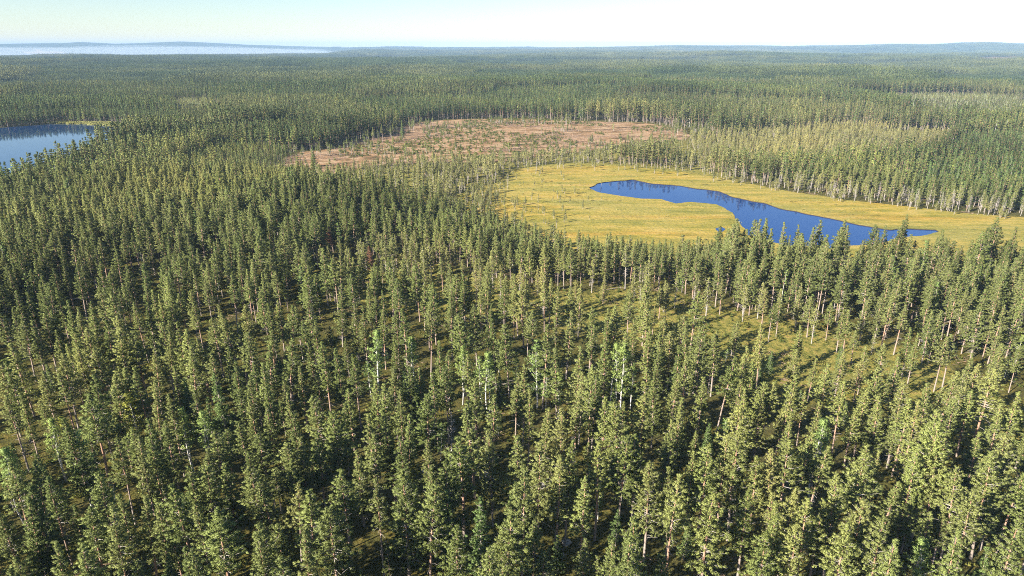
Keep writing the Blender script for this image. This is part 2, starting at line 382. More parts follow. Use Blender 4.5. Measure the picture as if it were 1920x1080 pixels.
def broadleaf(seed, h=13., R=2.0, zb=.25, lod=0, stems=1):
    rng = np.random.default_rng(seed); T, C = MB(), MB(); cs, cr, ca = [], [], []
    for s_ in range(stems):
        zz = np.linspace(0, h * .97, 6); w = np.cumsum(rng.normal(size=(6, 2)) * .07 * h / 10, axis=0) + (rng.normal(size=2) * .35 if stems > 1 else 0)
        w[0] = w[0] * .4; tube(T, np.column_stack([w, zz]), (.008 * h + .02) * (1 - zz / h) + .02, 5)
        n = int((58 if lod == 0 else 20) * (1 if stems == 1 else .6))
        for i in range(n):
            t = rng.random(); z = h * (zb + (1 - zb) * t); a = rng.random() * 6.28
            prof = math.sin(math.pi * min(1, .22 + .80 * t)) ** .8
            L = R * prof * rng.uniform(.45, 1.15); p0 = np.array([np.interp(z, zz, w[:, 0]), np.interp(z, zz, w[:, 1]), z - .35 * L])
            e = p0 + np.array([math.cos(a) * L, math.sin(a) * L, .65 * L])
            if lod == 0: tube(C, [p0, e], [.03, .008], 3, 1)
            for u in ((.55, .95) if lod == 0 else (.8,)):
                cs.append(p0 + (e - p0) * u + rng.normal(size=3) * .16); cr.append(rng.uniform(.3, .55) * (1 if lod == 0 else 1.5)); ca.append([p0[0], p0[1], z])
    cs, cr, ca = map(np.array, (cs, cr, ca)); nper = 20 if lod == 0 else 10
    leaves(C, rng, cs, cr, np.repeat(ca, nper, axis=0), nper, *((.22, .17) if lod == 0 else (.42, .34)), 0, .1)
    return T, C

# ------------------------------------------------------------------ object helpers
def tag(o, label=None, cat=None, group=None, kind=None):
    for k, v in (('label', label), ('category', cat), ('group', group), ('kind', kind)):
        if v: o[k] = v
    return o
def link(name, me, parent=None):
    o = bpy.data.objects.new(name, me); COL.objects.link(o)
    if parent: o.parent = parent
    return o
def empty(name, loc, rz=0):
    o = bpy.data.objects.new(name, None); o.location = loc; o.rotation_euler = (0, 0, rz); o.empty_display_size = .5
    COL.objects.link(o); return o

def stands(x, y, cell=230.):
    """forestry stands: irregular cells, each with its own age and mix"""
    wx = x + (fbm(x, y, 170, 2) - .5) * 150; wy = y * .8 + (fbm(x + 500, y, 170, 2) - .5) * 110
    cx, cy = np.floor(wx / cell).astype(int), np.floor(wy / cell).astype(int); best = np.full(x.shape, 1e18); u = np.zeros(x.shape); w = np.zeros(x.shape)
    for i in (-1, 0, 1):
        for j in (-1, 0, 1):
            a, b = (cx + i) % 256, (cy + j) % 256; jx, jy = _P[a, b], _P[(a + 91) % 256, (b + 37) % 256]
            d = (wx - (cx + i + jx) * cell) ** 2 + (wy - (cy + j + jy) * cell) ** 2; m_ = d < best
            best = np.where(m_, d, best); u = np.where(m_, _P[(a + 13) % 256, (b + 71) % 256], u); w = np.where(m_, _P[(a + 151) % 256, (b + 7) % 256], w)
    return u, w
# ------------------------------------------------------------------ ground
def build_ground():
    rad = np.concatenate([np.arange(2, 60, 8), np.arange(60, 1500, 5.0), np.geomspace(1500, 20000, 140)])
    fine = np.radians(np.arange(-60, 60.01, .33)); coarse = np.radians(np.arange(65, 300, 8.0))
    ang = np.concatenate([fine, coarse]); na, nr = len(ang), len(rad)
    A, R_ = np.meshgrid(ang, rad); X = np.sin(A) * R_; Y = np.cos(A) * R_; Z = terrain(X, Y)
    V = np.column_stack([X.ravel(), Y.ravel(), Z.ravel()])
    i = np.arange(nr - 1)[:, None]; j = np.arange(na)[None, :]; jn = (j + 1) % na
    Fq = np.stack([i * na + j, i * na + jn, (i + 1) * na + jn, (i + 1) * na + j], -1).reshape(-1, 4)[:, ::-1]
    mb = MB(); mb.add(V, Fq)
    k = len(V); mb.add([(0, 0, 0)], np.zeros((0, 3), int))
    mb.f.append(np.array([(k, b, (b + 1) % na) for b in range(na)])[:, ::-1]); mb.m.append(np.zeros(na))
    me = mb.mesh('ground', [M_GROUND])
    x, y = np.append(V[:, 0], 0), np.append(V[:, 1], 0); r = np.hypot(x, y); near = (r < 1500) & (y > 20)
    def soft(poly, w):
        out = np.zeros(len(x)); xs, ys = x[near], y[near]
        d = dist_poly(xs, ys, poly); ins = inpoly(xs, ys, poly)
        out[near] = np.clip(.5 + np.where(ins, d, -d) / w, 0, 1); return out
    fen = soft(BOG, 14); fen = np.maximum(fen, soft(REED, 8)); wood = soft(BOGWOOD, 30); opn = np.maximum(soft(OPEN, 26), np.maximum(wood, soft(PALE, 30)) * .9)
    u_, w_ = stands(x, y); u2, w2 = stands(x, y, 420.)
    cutv = np.maximum(soft(CUT, 10), ((r > 1000) & (r < 1500) & (u_ > .955)) | ((r > 1500) & (u2 > .955))) * 1.0
    for n_, a in (('fen', fen), ('open_moss', opn), ('clear', cutv), ('far', sm(1100, 1600, r) * (1 - cutv))):
        at = me.attributes.new(n_, 'FLOAT', 'POINT'); at.data.foreach_set('value', a.astype(np.float32))
    tag(link('ground', me), 'mossy forest floor running to the wooded horizon', kind='structure')
build_ground()

def sheet(name, outer, hole, z, m, label, kind='structure', bank=None, attrs=()):
    polys = [[Vector((a, b, 0)) for a, b in outer]] + ([[Vector((a, b, 0)) for a, b in hole]] if hole else [])
    tri = tessellate_polygon(polys); pts = list(outer) + (list(hole) if hole else [])
    mb = MB(); V = np.array([(a, b, z) for a, b in pts]); T = np.array(tri)
    e1 = V[T[:, 1]] - V[T[:, 0]]; e2 = V[T[:, 2]] - V[T[:, 0]]; T[np.cross(e1, e2)[:, 2] < 0] = T[np.cross(e1, e2)[:, 2] < 0][:, ::-1]
    mb.add(V, T, 0, np.tile((0., 0., 1.), (len(V), 1))); mats = [m]
    if bank:
        mats.append(M_PEAT)
        for loop in ([outer, hole] if hole else [outer]):
            n = len(loop); B = np.array([(a, b, z) for a, b in loop] + [(a, b, -.02) for a, b in loop])
            mb.add(B, [(i, (i + 1) % n, n + (i + 1) % n, n + i) for i in range(n)], 1)
    me = mb.mesh(name, mats)
    for n_, v in attrs:
        at = me.attributes.new(n_, 'FLOAT', 'POINT'); at.data.foreach_set('value', np.full(len(me.vertices), v, np.float32))
    return tag(link(name, me), label, kind=kind)
POND_W = wiggle(POND, 1.6, 2.2, 9); BOG_W = wiggle(BOG, 4, 4, 22)
sheet('bog_meadow', BOG_W, POND_W, .38, M_GROUND, 'open yellow sedge bog around the blue pond', bank=True, attrs=(('fen', 1.0), ('open_moss', 0.0), ('clear', 0.0), ('far', 0.0)))
sheet('pond_water', [(x, y) for x, y in POND_W], None, .10, M_POND, 'deep blue bog pond')
sheet('lake_water', wiggle(LAKE, 6, 4, 40), None, .12, M_LAKE, 'pale blue forest lake with dark reflections along its far shore')
pud = wiggle([G(1342, 430), G(1352, 427), G(1360, 431), G(1354, 436), G(1345, 436)], 1, .6, 3)
sheet('pool_water', pud, None, .42, M_POND, 'tiny blue pool on the near side of the bog')

# ------------------------------------------------------------------ tree sources
def joined(name, TC, mats): return TC[0].merged(TC[1], 2).mesh(name, mats)
PINE_SPEC = [(16, .64, 1.9), (16, .54, 1.7), (16, .74, 2.2), (16, .48, 1.9), (16, .68, 1.6), (16, .58, 2.4), (16, .80, 2.1), (16, .46, 1.6), (16, .66, 2.1), (16, .62, 1.4), (16, .82, 2.5), (16, .54, 2.1)]
PINES = [conifer(100 + i, *sp, 0, 'pine', dead=.3 + .5 * (i % 3 == 1)) for i, sp in enumerate(PINE_SPEC)]
PINE_M = [(t.mesh('pine_trunk', [M_BARK, M_DEADWOOD]), c.mesh('pine_crown', [M_NEEDLE, M_DEADWOOD])) for t, c in PINES]
SPRUCE = [conifer(200 + i, 13, .88, 1.9, 0, 'spruce', dead=.1) for i in range(3)]
SPRUCE_M = [(t.mesh('spruce_trunk', [M_GREYBARK, M_DEADWOOD]), c.mesh('spruce_crown', [M_SPRUCE, M_DEADWOOD])) for t, c in SPRUCE]
BIRCH = [broadleaf(300 + i, 13, (1.7, 2.1, 1.5)[i], (.3, .22, .4)[i], 0, (1, 1, 2)[i]) for i in range(3)]
BIRCH_M = [(t.mesh('birch_trunk', [M_WHITEBARK]), c.mesh('birch_crown', [M_BIRCH, M_WHITEBARK])) for t, c in BIRCH]
BOGP = [conifer(400 + i, 8, (.55, .7, .45, .62)[i], (1.0, 1.2, .9, .8)[i], 0, 'pine', dead=1.2, dens=.75) for i in range(4)]
BOGP_M = [(t.mesh('bog_pine_trunk', [M_GREYBARK, M_DEADWOOD]), c.mesh('bog_pine_crown', [M_NEEDLE, M_DEADWOOD])) for t, c in BOGP]
SNAG_M = [tuple(b.mesh(n, [M_DEADWOOD]) for b, n in zip(snag(500 + i), ('snag_trunk', 'snag_branches'))) for i in range(4)]
RUST_M = [(PINE_M[i][0], PINES[i][1].mesh('rusty_crown', [M_RUST, M_DEADWOOD])) for i in (1, 3)]

src = bpy.data.collections.new('tree_source'); src1 = bpy.data.collections.new('bush_source')
def source(i, me, c=src):
    o = bpy.data.objects.new('source_%02d' % i, me); c.objects.link(o)
PM = [M_BARK, M_DEADWOOD, M_NEEDLE, M_DEADWOOD]
PMO = [M_BARK, M_DEADWOOD, M_DARKNEEDLE, M_DEADWOOD]
k = 0; LOD0 = []; LOD1 = []; LOD1B = []; LODBOG = []; LODBIRCH = []
for i in range(12): source(k, joined('pine', PINES[i], PM)); LOD0.append(k); k += 1
for i in range(8):
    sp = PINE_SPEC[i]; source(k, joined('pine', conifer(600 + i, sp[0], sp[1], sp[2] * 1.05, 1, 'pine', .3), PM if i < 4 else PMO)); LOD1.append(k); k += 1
for i in range(4): source(k, joined('pine', BOGP[i], [M_GREYBARK, M_DEADWOOD, M_NEEDLE, M_DEADWOOD])); LODBOG.append(k); k += 1
for i in range(4): source(k, joined('pine', conifer(650 + i, 16, .8, 1.9, 1, 'spruce', .0), [M_GREYBARK, M_DEADWOOD, M_SPRUCE, M_DEADWOOD])); LOD1B.append(k); k += 1
for i in range(2):
    t, c = broadleaf(670 + i, 13, 1.9, .2, 1); source(k, t.merged(c, 1).mesh('birch', [M_WHITEBARK, M_BIRCH, M_WHITEBARK])); LODBIRCH.append(k); k += 1

def scatter(name, pts, idx, rot, scl, tint, own, coll, label):
    me = bpy.data.meshes.new(name); n = len(pts); me.vertices.add(n); me.vertices.foreach_set('co', np.asarray(pts, float).ravel())
    def at(nm, ty, a, key='value'):
        x = me.attributes.new(nm, ty, 'POINT'); x.data.foreach_set(key, np.ascontiguousarray(a).ravel())
    at('idx', 'INT', np.asarray(idx, np.int32)); at('rot', 'FLOAT_VECTOR', np.asarray(rot, np.float32), 'vector')
    at('scl', 'FLOAT_VECTOR', np.asarray(scl, np.float32), 'vector'); at('tint', 'FLOAT', np.asarray(tint, np.float32)); at('own', 'FLOAT', np.asarray(own, np.float32))
    o = link(name, me)
    ng = bpy.data.node_groups.new(name, 'GeometryNodeTree')
    ng.interface.new_socket('Geometry', in_out='INPUT', socket_type='NodeSocketGeometry'); ng.interface.new_socket('Geometry', in_out='OUTPUT', socket_type='NodeSocketGeometry')
    gi = ng.nodes.new('NodeGroupInput'); go = ng.nodes.new('NodeGroupOutput'); ip = ng.nodes.new('GeometryNodeInstanceOnPoints')
    ci = ng.nodes.new('GeometryNodeCollectionInfo'); ci.inputs['Collection'].default_value = coll
    ci.inputs['Separate Children'].default_value = True; ci.inputs['Reset Children'].default_value = True
    def na(nm, ty):
        a = ng.nodes.new('GeometryNodeInputNamedAttribute'); a.data_type = ty; a.inputs['Name'].default_value = nm; return a.outputs['Attribute']
    L = ng.links.new
    L(gi.outputs[0], ip.inputs['Points']); L(ci.outputs[0], ip.inputs['Instance']); ip.inputs['Pick Instance'].default_value = True
    L(na('idx', 'INT'), ip.inputs['Instance Index']); L(na('rot', 'FLOAT_VECTOR'), ip.inputs['Rotation']); L(na('scl', 'FLOAT_VECTOR'), ip.inputs['Scale'])
    L(ip.outputs[0], go.inputs[0])
    md = o.modifiers.new('scatter', 'NODES'); md.node_group = ng
    return tag(o, label, kind='stuff')

# ------------------------------------------------------------------ the trees one can tell apart, surveyed by the pixel of each treetop
# (x, y, kind, height): kind p pine, b birch, s spruce, d dead pine, r rusty pine
TOPS = """54,870 80,855 94,902 35,935 62,912 219,825 186,888,p,18 134,946,p,12 165,952 226,922 200,952 259,815 283,825 289,940 260,928 330,902 360,874 381,842 382,875
425,868 462,848,p,12 405,810 407,960,p,18 369,943 324,990,p,11 344,1025 375,1022 314,1040,s,9 255,1050,p,12 95,1020 150,1022 32,1060 220,1070 475,878 475,985 8,950 137,812,b,16 8,845,b,14 22,875
497,812 541,830 562,822 595,811 517,878,p,9 505,900 480,872 627,810 546,865 575,920 547,910 565,992 532,1045 522,985 487,995 640,878,p,18 620,945,p,19 670,842 700,812 707,902 732,818 757,818 755,875,p,20
810,868 796,912,p,18 840,922,s,14 865,810,p,20 840,867 922,810,p,18 730,1025,p,8 855,985 912,1032 900,935,s,17 942,995 955,905 800,825 948,960 980,875,p,20 975,818 1011,825,p,18 1045,848,p,18 1065,818 1095,890
1124,832,p,18 1169,822 1197,812 1222,866,p,18 1266,894,p,19 1260,810 1301,847 1329,830,p,18 1335,930,p,18 1365,825 1390,810,p,20 1425,857 1435,965 1097,1007,p,12 1147,1010,p,13 1177,1002 1195,960 1120,1045,p,9 1022,1035,p,10
1000,975,p,14 1405,925 1265,875 1482,825,p,18 1462,842 1515,812 1547,790,b,17 1535,835 1611,851,p,18 1580,892 1635,839 1655,848 1702,832 1722,837 1760,795,p,21 1778,825,p,19 1807,882 1845,810 1835,922,p,17 1895,825,p,20 1875,850,p,19 1912,885
1674,902,p,13 1726,917,p,11 1715,927,p,11 1746,960,p,11 1772,965,p,9 1660,970,p,18 1680,1005 1615,945,p,18 1600,960 1545,936 1519,945,p,18 1484,915 1455,927 1472,955,p,17 1742,1017,b,12 1787,1062,b,9 1860,1025,s,11 1915,965,p,18 1505,985 1587,982 1445,995 1802,1000
5,578 32,545 54,547 75,552 86,550 107,540 125,562 100,582 81,588 39,604 60,602 142,580 136,615 162,618 175,582 192,600 179,622 212,545 192,540 226,592 220,622 252,622,p,17 257,567 275,567 301,552 320,558 287,542 301,605 280,658 304,622
335,605 316,618 350,650 400,658 437,678 325,685 347,710,s,12 369,732 411,700,s,16 464,705 475,745 455,725 317,738 277,715 257,688 245,738,b,13 204,665,p,10 205,702 217,695 177,708 166,735,p,19 147,645 129,640 114,665 115,700 78,695 79,755,p,10
28,642 0,675 15,670 15,740 40,738 117,781,b,9 95,785,b,13 134,778 282,788 310,785 342,765,b,14 375,772,b,14 221,780,p,10 350,622 378,632 412,570 402,595 460,572 435,585 367,565 462,625 447,605 430,652 475,680 185,652 105,620 235,690
507,570 522,562 541,575 557,575 572,602 589,602 580,558 607,640 585,642 637,648 649,635,p,10 529,630 505,620 497,648 622,625,p,9 665,570 680,575 700,555 716,580 702,620,b,18 692,678,b,9 742,585 760,580 802,568 771,632,b,14 824,638 840,660 870,588 845,570
865,650,b,14 877,660 915,662,b,15 902,668,b,12 892,572 912,565 930,598 955,608,p,18 922,742 915,732 842,768,d,13 776,715,s,13 720,720 750,730 757,778 667,675 655,730 642,760 625,765 565,690 595,695 532,712 510,718 487,685 540,740 555,770 597,738 502,755
705,710 695,772 732,762 797,740,p,18 817,700 837,690 890,710,p,18 887,765 762,688 737,690 787,690 1010,640,b,16 1047,655 1000,582 1020,610 1045,600 1065,578 1110,575 1110,610 1137,622 1140,578 1155,572 1170,618 1190,600 1170,645,b,17 1155,648,b,16 1187,682,b,11
1220,612 1215,570 1242,628 1260,622 1245,595 1277,590 1295,602 1312,610 1340,618 1345,628 1315,648 1272,652 1290,670 1320,708 1360,665,p,18 1390,662,p,17 1415,678 1382,602 1407,650 1435,605 1405,725 1435,710 1237,660 1232,700 1210,688 1264,700 1272,742
1272,770 1250,785 1205,735,p,18 1172,758 1154,725,s,9 1135,742 1110,690 1115,705 1090,700 1072,690,p,11 1080,730 1055,765 1020,758 992,732 1025,690,b,10 1050,700,b,11 982,685 970,670,b,9 967,695 1327,792,s,9 1360,785,b,11 1390,760,p,18 1430,740 1082,652
1580,660,p,11 1527,670,p,11 1495,655,p,13 1505,610,p,12 1465,560,p,11 1450,570,p,11 1525,555,p,12 1560,568,p,11 1582,580,p,12 1595,582,p,12 1627,555,p,13 1657,550,p,14 1670,560,p,14 1695,570,p,14 1750,582,p,14 1762,582,p,14 1710,615,p,13 1722,625,p,13
1775,630,p,14 1790,628,p,14 1810,548 1822,582 1852,542 1860,600 1880,572 1882,645 1870,630 1915,562 1825,662 1827,678 1915,648 1607,618,p,9 1660,645,p,12 1685,668,p,12 1665,712 1697,720 1625,650,p,12 1647,690 1585,710,p,17 1550,682,p,14 1482,702 1470,732
1492,740,p,12 1510,735,p,12 1440,715 1550,752 1487,778 1602,770,p,12 1625,730 1655,742 1685,772,p,12 1705,745 1722,752 1747,720 1765,770,p,17 1792,750 1785,690 1825,730 1860,695,p,18 1905,735 1885,762 697,462,r,14 617,425,r,13"""
rng = np.random.default_rng(5)
tops = []
for tk in TOPS.split():
    q = tk.split(','); x, y = float(q[0]), float(q[1]); kd = q[2] if len(q) > 2 else 'p'
    h = float(q[3]) if len(q) > 3 else float(np.clip(rng.normal(16.2 + max(0, (y - 780) / 200), 1.5), 13, 20))
    gx, gy = G(x, y, h)
    if kd == 'p' and len(q) < 4 and inpoly(*PX(gx, gy), OPEN_PX): h = float(rng.uniform(10.5, 13)); gx, gy = G(x, y, h)
    tops.append([gx, gy, h, kd, 1 if len(q) > 3 and h >= 18 else 0])

# ------------------------------------------------------------------ filling the forest: a jittered stand, thinned where the place is open
def fill(r0, r1, cell, halfang, seed):
    rg = np.random.default_rng(seed); m_ = int(r1 / cell) + 2
    ix, iy = np.meshgrid(np.arange(-m_, m_), np.arange(-2, m_))
    x = (ix + rg.random(ix.shape)).ravel() * cell; y = (iy + rg.random(ix.shape)).ravel() * cell
    r = np.hypot(x, y); a = np.degrees(np.arctan2(x, y)); ok = (r >= r0) & (r < r1) & (np.abs(a) < halfang)
    return x[ok], y[ok], rg
def stand(x, y, rg):
    """height, keep probability, tint, kind (0 pine 1 bog pine 2 spruce 3 birch) for each spot"""
    px, py = PX(x, y); n = len(x); r = np.hypot(x, y)
    big = fbm(x + 50, y, 240, 3); fine = fbm(x, y + 70, 60, 2)
    h = 15.5 + (big - .5) * 14 + rg.normal(size=n) * 2.0; keep = .74 + (fine - .5) * 1.5; tint = np.full(n, .18) + rg.normal(size=n) * .12
    kd = np.where(rg.random(n) < .05, 2, 0); kd = np.where(rg.random(n) < .008, 3, kd)
    far = r > 480; h = np.where(far, h + 1.5, h); keep = np.where(far, keep + .15, keep)
    u, w = stands(x, y); f = sm(420, 560, r)
    h = h + f * (u - .5) * 9; tint = tint + f * (w - .5) * .6; keep = keep + f * (.15 - .45 * (w > .8))
    yg = (f > .5) & (u < .10); h[yg] = 7 + rg.normal(size=yg.sum()); tint[yg] = .45; kd[yg] = np.where(rg.random(yg.sum()) < .4, 3, 0); keep[yg] = .9
    keep[(r > 1000) & (u > .955)] = .02
    m = inpoly(px + (fine - .5) * 60, py + (big - .5) * 24, OPEN_PX); h[m] = 11.0 + rg.normal(size=m.sum()) * 1.8; keep[m] = .32 + (fine[m] - .5) * 1.3; tint[m] += .35; kd[m] = np.where(rg.random(m.sum()) < .45, 1, 0)
    m = inpoly(px, py, BOGWOOD_PX); h[m] = 8.5 + (big[m] - .5) * 6 + rg.normal(size=m.sum()) * 1.6; keep[m] = .50 + (fine[m] - .5) * .9; tint[m] += .5; kd[m] = np.where(rg.random(m.sum()) < .6, 1, 0)
    m = m & (py < 298); h[m] = 5.5 + rg.normal(size=m.sum()) * 1.5; keep[m] *= .55
    m = (py > 243) & (py < 300) & (px > 940) & (px < 1330) & (y > 300); h[m] = 5.2 + rg.normal(size=m.sum()) * 1.4; keep[m] = np.minimum(keep[m], .32); kd[m] = 1
    m = inpoly(px, py, PALE_PX); h[m] = 8.0 + rg.normal(size=m.sum()) * 1.5; keep[m] = .75; tint[m] += .75; kd[m] = np.where(rg.random(m.sum()) < .5, 1, 0)
    m = inpoly(px, py, YOUNG_PX); h[m] = 11.5 + rg.normal(size=m.sum()) * 1.2; keep[m] = .95; tint[m] -= .1; kd[m] = np.where(rg.random(m.sum()) < .35, 2, 0)
    m = inpoly(px, py, CORNER_PX); tint[m] += .15; h[m] -= 2.0
    m = inpoly(px, py, [(-600, 190), (330, 205), (340, 240), (-600, 262)]); h[m] = 17 + rg.normal(size=m.sum()) * 1.5; kd[m] = np.where(rg.random(m.sum()) < .2, 2, 0); keep[m] = .95; tint[m] = .1
    for pl in TALL_PX:
        m = inpoly(px, py, pl); h[m] = 15 + rg.normal(size=m.sum()); kd[m] = 0; keep[m] = .9
    rr = near_ = r < 1400
    tall = inpoly(px, py, TALL_PX[0]) | inpoly(px, py, TALL_PX[1])
    for poly, marg in ((BOG, 2.5), (LAKE, 2), (CUT, 1), (REED, 1)):
        ins = inpoly(x, y, poly); keep[ins] = -1
        d = np.full(n, 1e9); d[near_] = dist_poly(x[near_], y[near_], poly)
        keep[(d < marg)] = -1
        if poly is CUT: e = ins & (((d < 14) & (py > 250)) | (fbm(x * .6 + 40, y, 34, 2) > .68)); keep[e] = .24; h[e] = 4 + rg.random(e.sum()) * 5; kd[e] = 1
        if poly is BOG:
            e = (d < 16) & ~tall; h[e] = 6.5 + d[e] * .25 + rg.normal(size=e.sum()) * 1.5; kd[e] = np.where(rg.random(e.sum()) < .7, 1, kd[e]); tint[e] += .3; keep[e] = np.where(keep[e] > 0, .7, -1)
            e = (d < 45) & (py > 400) & (px < 1330); h[e] = np.minimum(h[e], 10.5 + .1 * d[e])
        if poly is LAKE:
            e = (d < 60) & (y > 560); h[e] = np.minimum(h[e], 13)
        if poly is CUT: 
            e = (d < 55) & (py > 285); h[e] = np.minimum(h[e], 6.5 + d[e] * .1)
        if poly is CUT: 
            e = (d < 40) & (y > 330) & (py < 262); h[e] += 2.5
    # a farther opening, old logging and field edges read as thin stripes
    hole = (r > 900) & (fbm(x, y, 330, 2) > .73); keep[hole] *= .25
    strip = (r > 700) & (np.abs(fbm(x * .35, y * 1.6, 420, 2) - .5) < .012); keep[strip] *= .15
    return np.clip(h, 4, 24), keep, np.clip(tint, 0, 1), kd

P, IDX, ROT, SCL, TINT, OWN = [], [], [], [], [], []
def push(x, y, z, i, h, base, tint, own, rg, wide=1.0):
    s = h / base; n = len(x)
    P.append(np.column_stack([x, y, z])); IDX.append(i)
    ROT.append(np.column_stack([rg.normal(size=n) * .02, rg.normal(size=n) * .02, rg.random(n) * 6.28]))
    w = s ** .75 * wide * rg.uniform(.82, 1.18, n); SCL.append(np.column_stack([w, w, s])); TINT.append(tint); OWN.append(own)

txy = np.array([(t[0], t[1]) for t in tops])
x, y, rg = fill(14, 330, 4.3, 62, 21); h, keep, tint, kd = stand(x, y, rg)
dmin = np.min(np.hypot(x[:, None] - txy[:, 0], y[:, None] - txy[:, 1]), axis=1)
px, py = PX(x, y, h); seen = (py > 545) & (px > -20) & (px < 1940)
thin = np.where(seen & (py < 1085), np.where(px < 700, .28, .13), .55)          # the surveyed trees already stand here
thin = np.where(py < 545, 1.0, thin)
keepm = (rg.random(len(x)) < keep * thin) & (dmin > np.where(py < 545, 2.2, 3.3))
h = np.where(seen, np.minimum(h, 14.5) * rg.uniform(.72, 1.0, len(h)), h)
x, y, h, tint, kd, px, py = (a[keepm] for a in (x, y, h, tint, kd, px, py))
own = rg.random(len(x))
# pines: the 300 that show largest become objects of their own
cand = []
for t in tops:
    if t[3] == 'p': cand.append((t[0], t[1], t[2], t[4], -1))
for i in range(len(x)):
    if kd[i] == 0: cand.append((x[i], y[i], h[i], 0, i))
def shown(c):
    a, b = PX(c[0], c[1], c[2]); a2, b2 = PX(c[0], c[1], 0)
    if not (-5 < a < 1925 and 120 < b < 1066): return 0
    return (min(b2, 1080) - b) * c[2] ** .5
cand.sort(key=shown, reverse=True)
solo, rest = cand[:300], cand[300:]
used = {c[4] for c in solo if c[4] >= 0}
mask = np.array([i not in used for i in range(len(x))])
xs = [c for c in rest if c[4] == -1]
if xs:
    X_ = np.array([(c[0], c[1], c[2]) for c in xs]); n = len(X_)
    push(X_[:, 0], X_[:, 1], np.zeros(n), rg.choice(LOD0, n), X_[:, 2], 16, np.clip(.2 + rg.normal(size=n) * .12, 0, 1), rg.random(n), rg)
for kk, lst, base in ((0, LOD0, 16), (1, LODBOG, 8), (2, LOD1B, 16), (3, LODBIRCH, 13)):
    m = mask & (kd == kk); n = m.sum()
    push(x[m], y[m], np.zeros(n), rg.choice(lst, n), h[m] * (.8 if kk in (2, 3) else 1), base, tint[m], own[m], rg, .95)
# middle distance
x, y, rg = fill(330, 1500, 3.9, 47, 22); h, keep, tint, kd = stand(x, y, rg)
d_far = np.hypot(x, y); m = rg.random(len(x)) < keep * np.where(d_far > 900, .8, 1.0)
x, y, h, tint, kd = (a[m] for a in (x, y, h, tint, kd)); own = rg.random(len(x)) ** 2.4; r = np.hypot(x, y)
for kk, lst, base in ((0, LOD1, 16), (1, LODBOG, 8), (2, LOD1B, 16), (3, LODBIRCH, 13)):
    m = kd == kk
    n = m.sum(); ch = rg.choice(lst, n)
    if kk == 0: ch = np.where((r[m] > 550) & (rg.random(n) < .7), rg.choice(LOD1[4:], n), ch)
    if kk == 0: ch = np.where(r[m] < 420, rg.choice(LOD0, n), ch)
    push(x[m], y[m], terrain(x[m], y[m]), ch, h[m], base, tint[m], own[m], rg)
cat = np.concatenate
scatter('pine_forest', cat(P), cat(IDX), cat(ROT), cat(SCL), cat(TINT), cat(OWN), src, 'dense pine forest filling the middle distance around the bog and clearing')
print('forest trees', len(cat(IDX)))

# distant forest: pieces of woodland about 70 m across, each of several hundred small trees
patch = bpy.data.collections.new('wood_source'); LODP = 70.0
for q in range(5):
    rg2 = np.random.default_rng(900 + q); sm_ = [conifer(700 + 10 * q + i, 16, .72, 2.2, 2, 'pine', 0) for i in range(4)]
    cell = 4.6; n_ = int(LODP / cell); mb = MB()
    arr = []
    for t, c in sm_:
        V = np.concatenate(c.v); Nn = np.concatenate(c.n); Tv = np.concatenate([t.v[0]]); arr.append((V, Nn, np.concatenate(c.f), Tv, t.f[0], t.n[0]))
    for i in range(n_):
        for j in range(n_):
            if rg2.random() > .86: continue
            ox, oy = (i + rg2.random()) * cell - LODP / 2, (j + rg2.random()) * cell - LODP / 2
            s = rg2.normal(1.0, .13) * (1 + .25 * (fbm(np.array(ox + q * 300.), np.array(oy), 40, 2) - .5)); a = rg2.random() * 6.28; ca, sa = math.cos(a), math.sin(a)
            V, Nn, Fc, Tv, Tf, Tn = arr[rg2.integers(4)]; R2 = np.array([[ca, sa, 0], [-sa, ca, 0], [0, 0, 1]])
            mb.add(V @ R2 * s + (ox, oy, 0), Fc, 0, Nn @ R2)
    source(q, mb.mesh('wood', [M_DARKNEEDLE]), patch)
rg = np.random.default_rng(77); step = LODP * .93
ix, iy = np.meshgrid(np.arange(-150, 151), np.arange(0, 195)); x = ix.ravel() * step; y = iy.ravel() * step
r = np.hypot(x, y); a = np.degrees(np.arctan2(x, y)); ok = (r > 1500 + 40) & (r < 12600) & (np.abs(a) < np.where(r < 6000, 47, 43))
ok &= ~((a < -14) & (r > 8200))
x, y, r = x[ok], y[ok], r[ok]
x = x + rg.normal(size=len(x)) * 6; y = y + rg.normal(size=len(x)) * 6
hole = (fbm(x, y * 1.8, 800, 2) > .74); hs = np.where(hole, .25, 1.0) * (1 + (fbm(x, y, 600, 2) - .5) * .6)
g_ = 25.0; zx = (terrain(x + g_, y) - terrain(x - g_, y)) / (2 * g_); zy = (terrain(x, y + g_) - terrain(x, y - g_)) / (2 * g_)
n = len(x); rz = rg.integers(0, 4, n) * math.pi / 2
u, w = stands(x, y, 420.); hs = hs * (1 + (u - .5) * .75) * np.where(u > .955, .08, 1); hs = np.where(u < .08, .4, hs); ow = w
tn = np.clip(.2 + (fbm(x + 333, y, 900, 2) - .5) * 1.0 + (u - .5) * .5, 0, 1)
# slope of the land under each piece (small angles)
scatter('distant_forest', np.column_stack([x, y, terrain(x, y) - .5]), rg.integers(0, 5, n), np.column_stack([np.arctan(zy) * np.cos(rz) - np.arctan(zx) * np.sin(rz) * 0, -np.arctan(zx) * np.cos(rz), rz]) * np.array([0, 0, 1]),
        np.column_stack([np.full(n, 1.03), np.full(n, 1.03), hs]), tn, np.clip(ow * .42 + rg.normal(size=n) * .06, 0, 1), patch, 'bluish forest covering the plain up to the far horizon')
print('wood pieces', n)

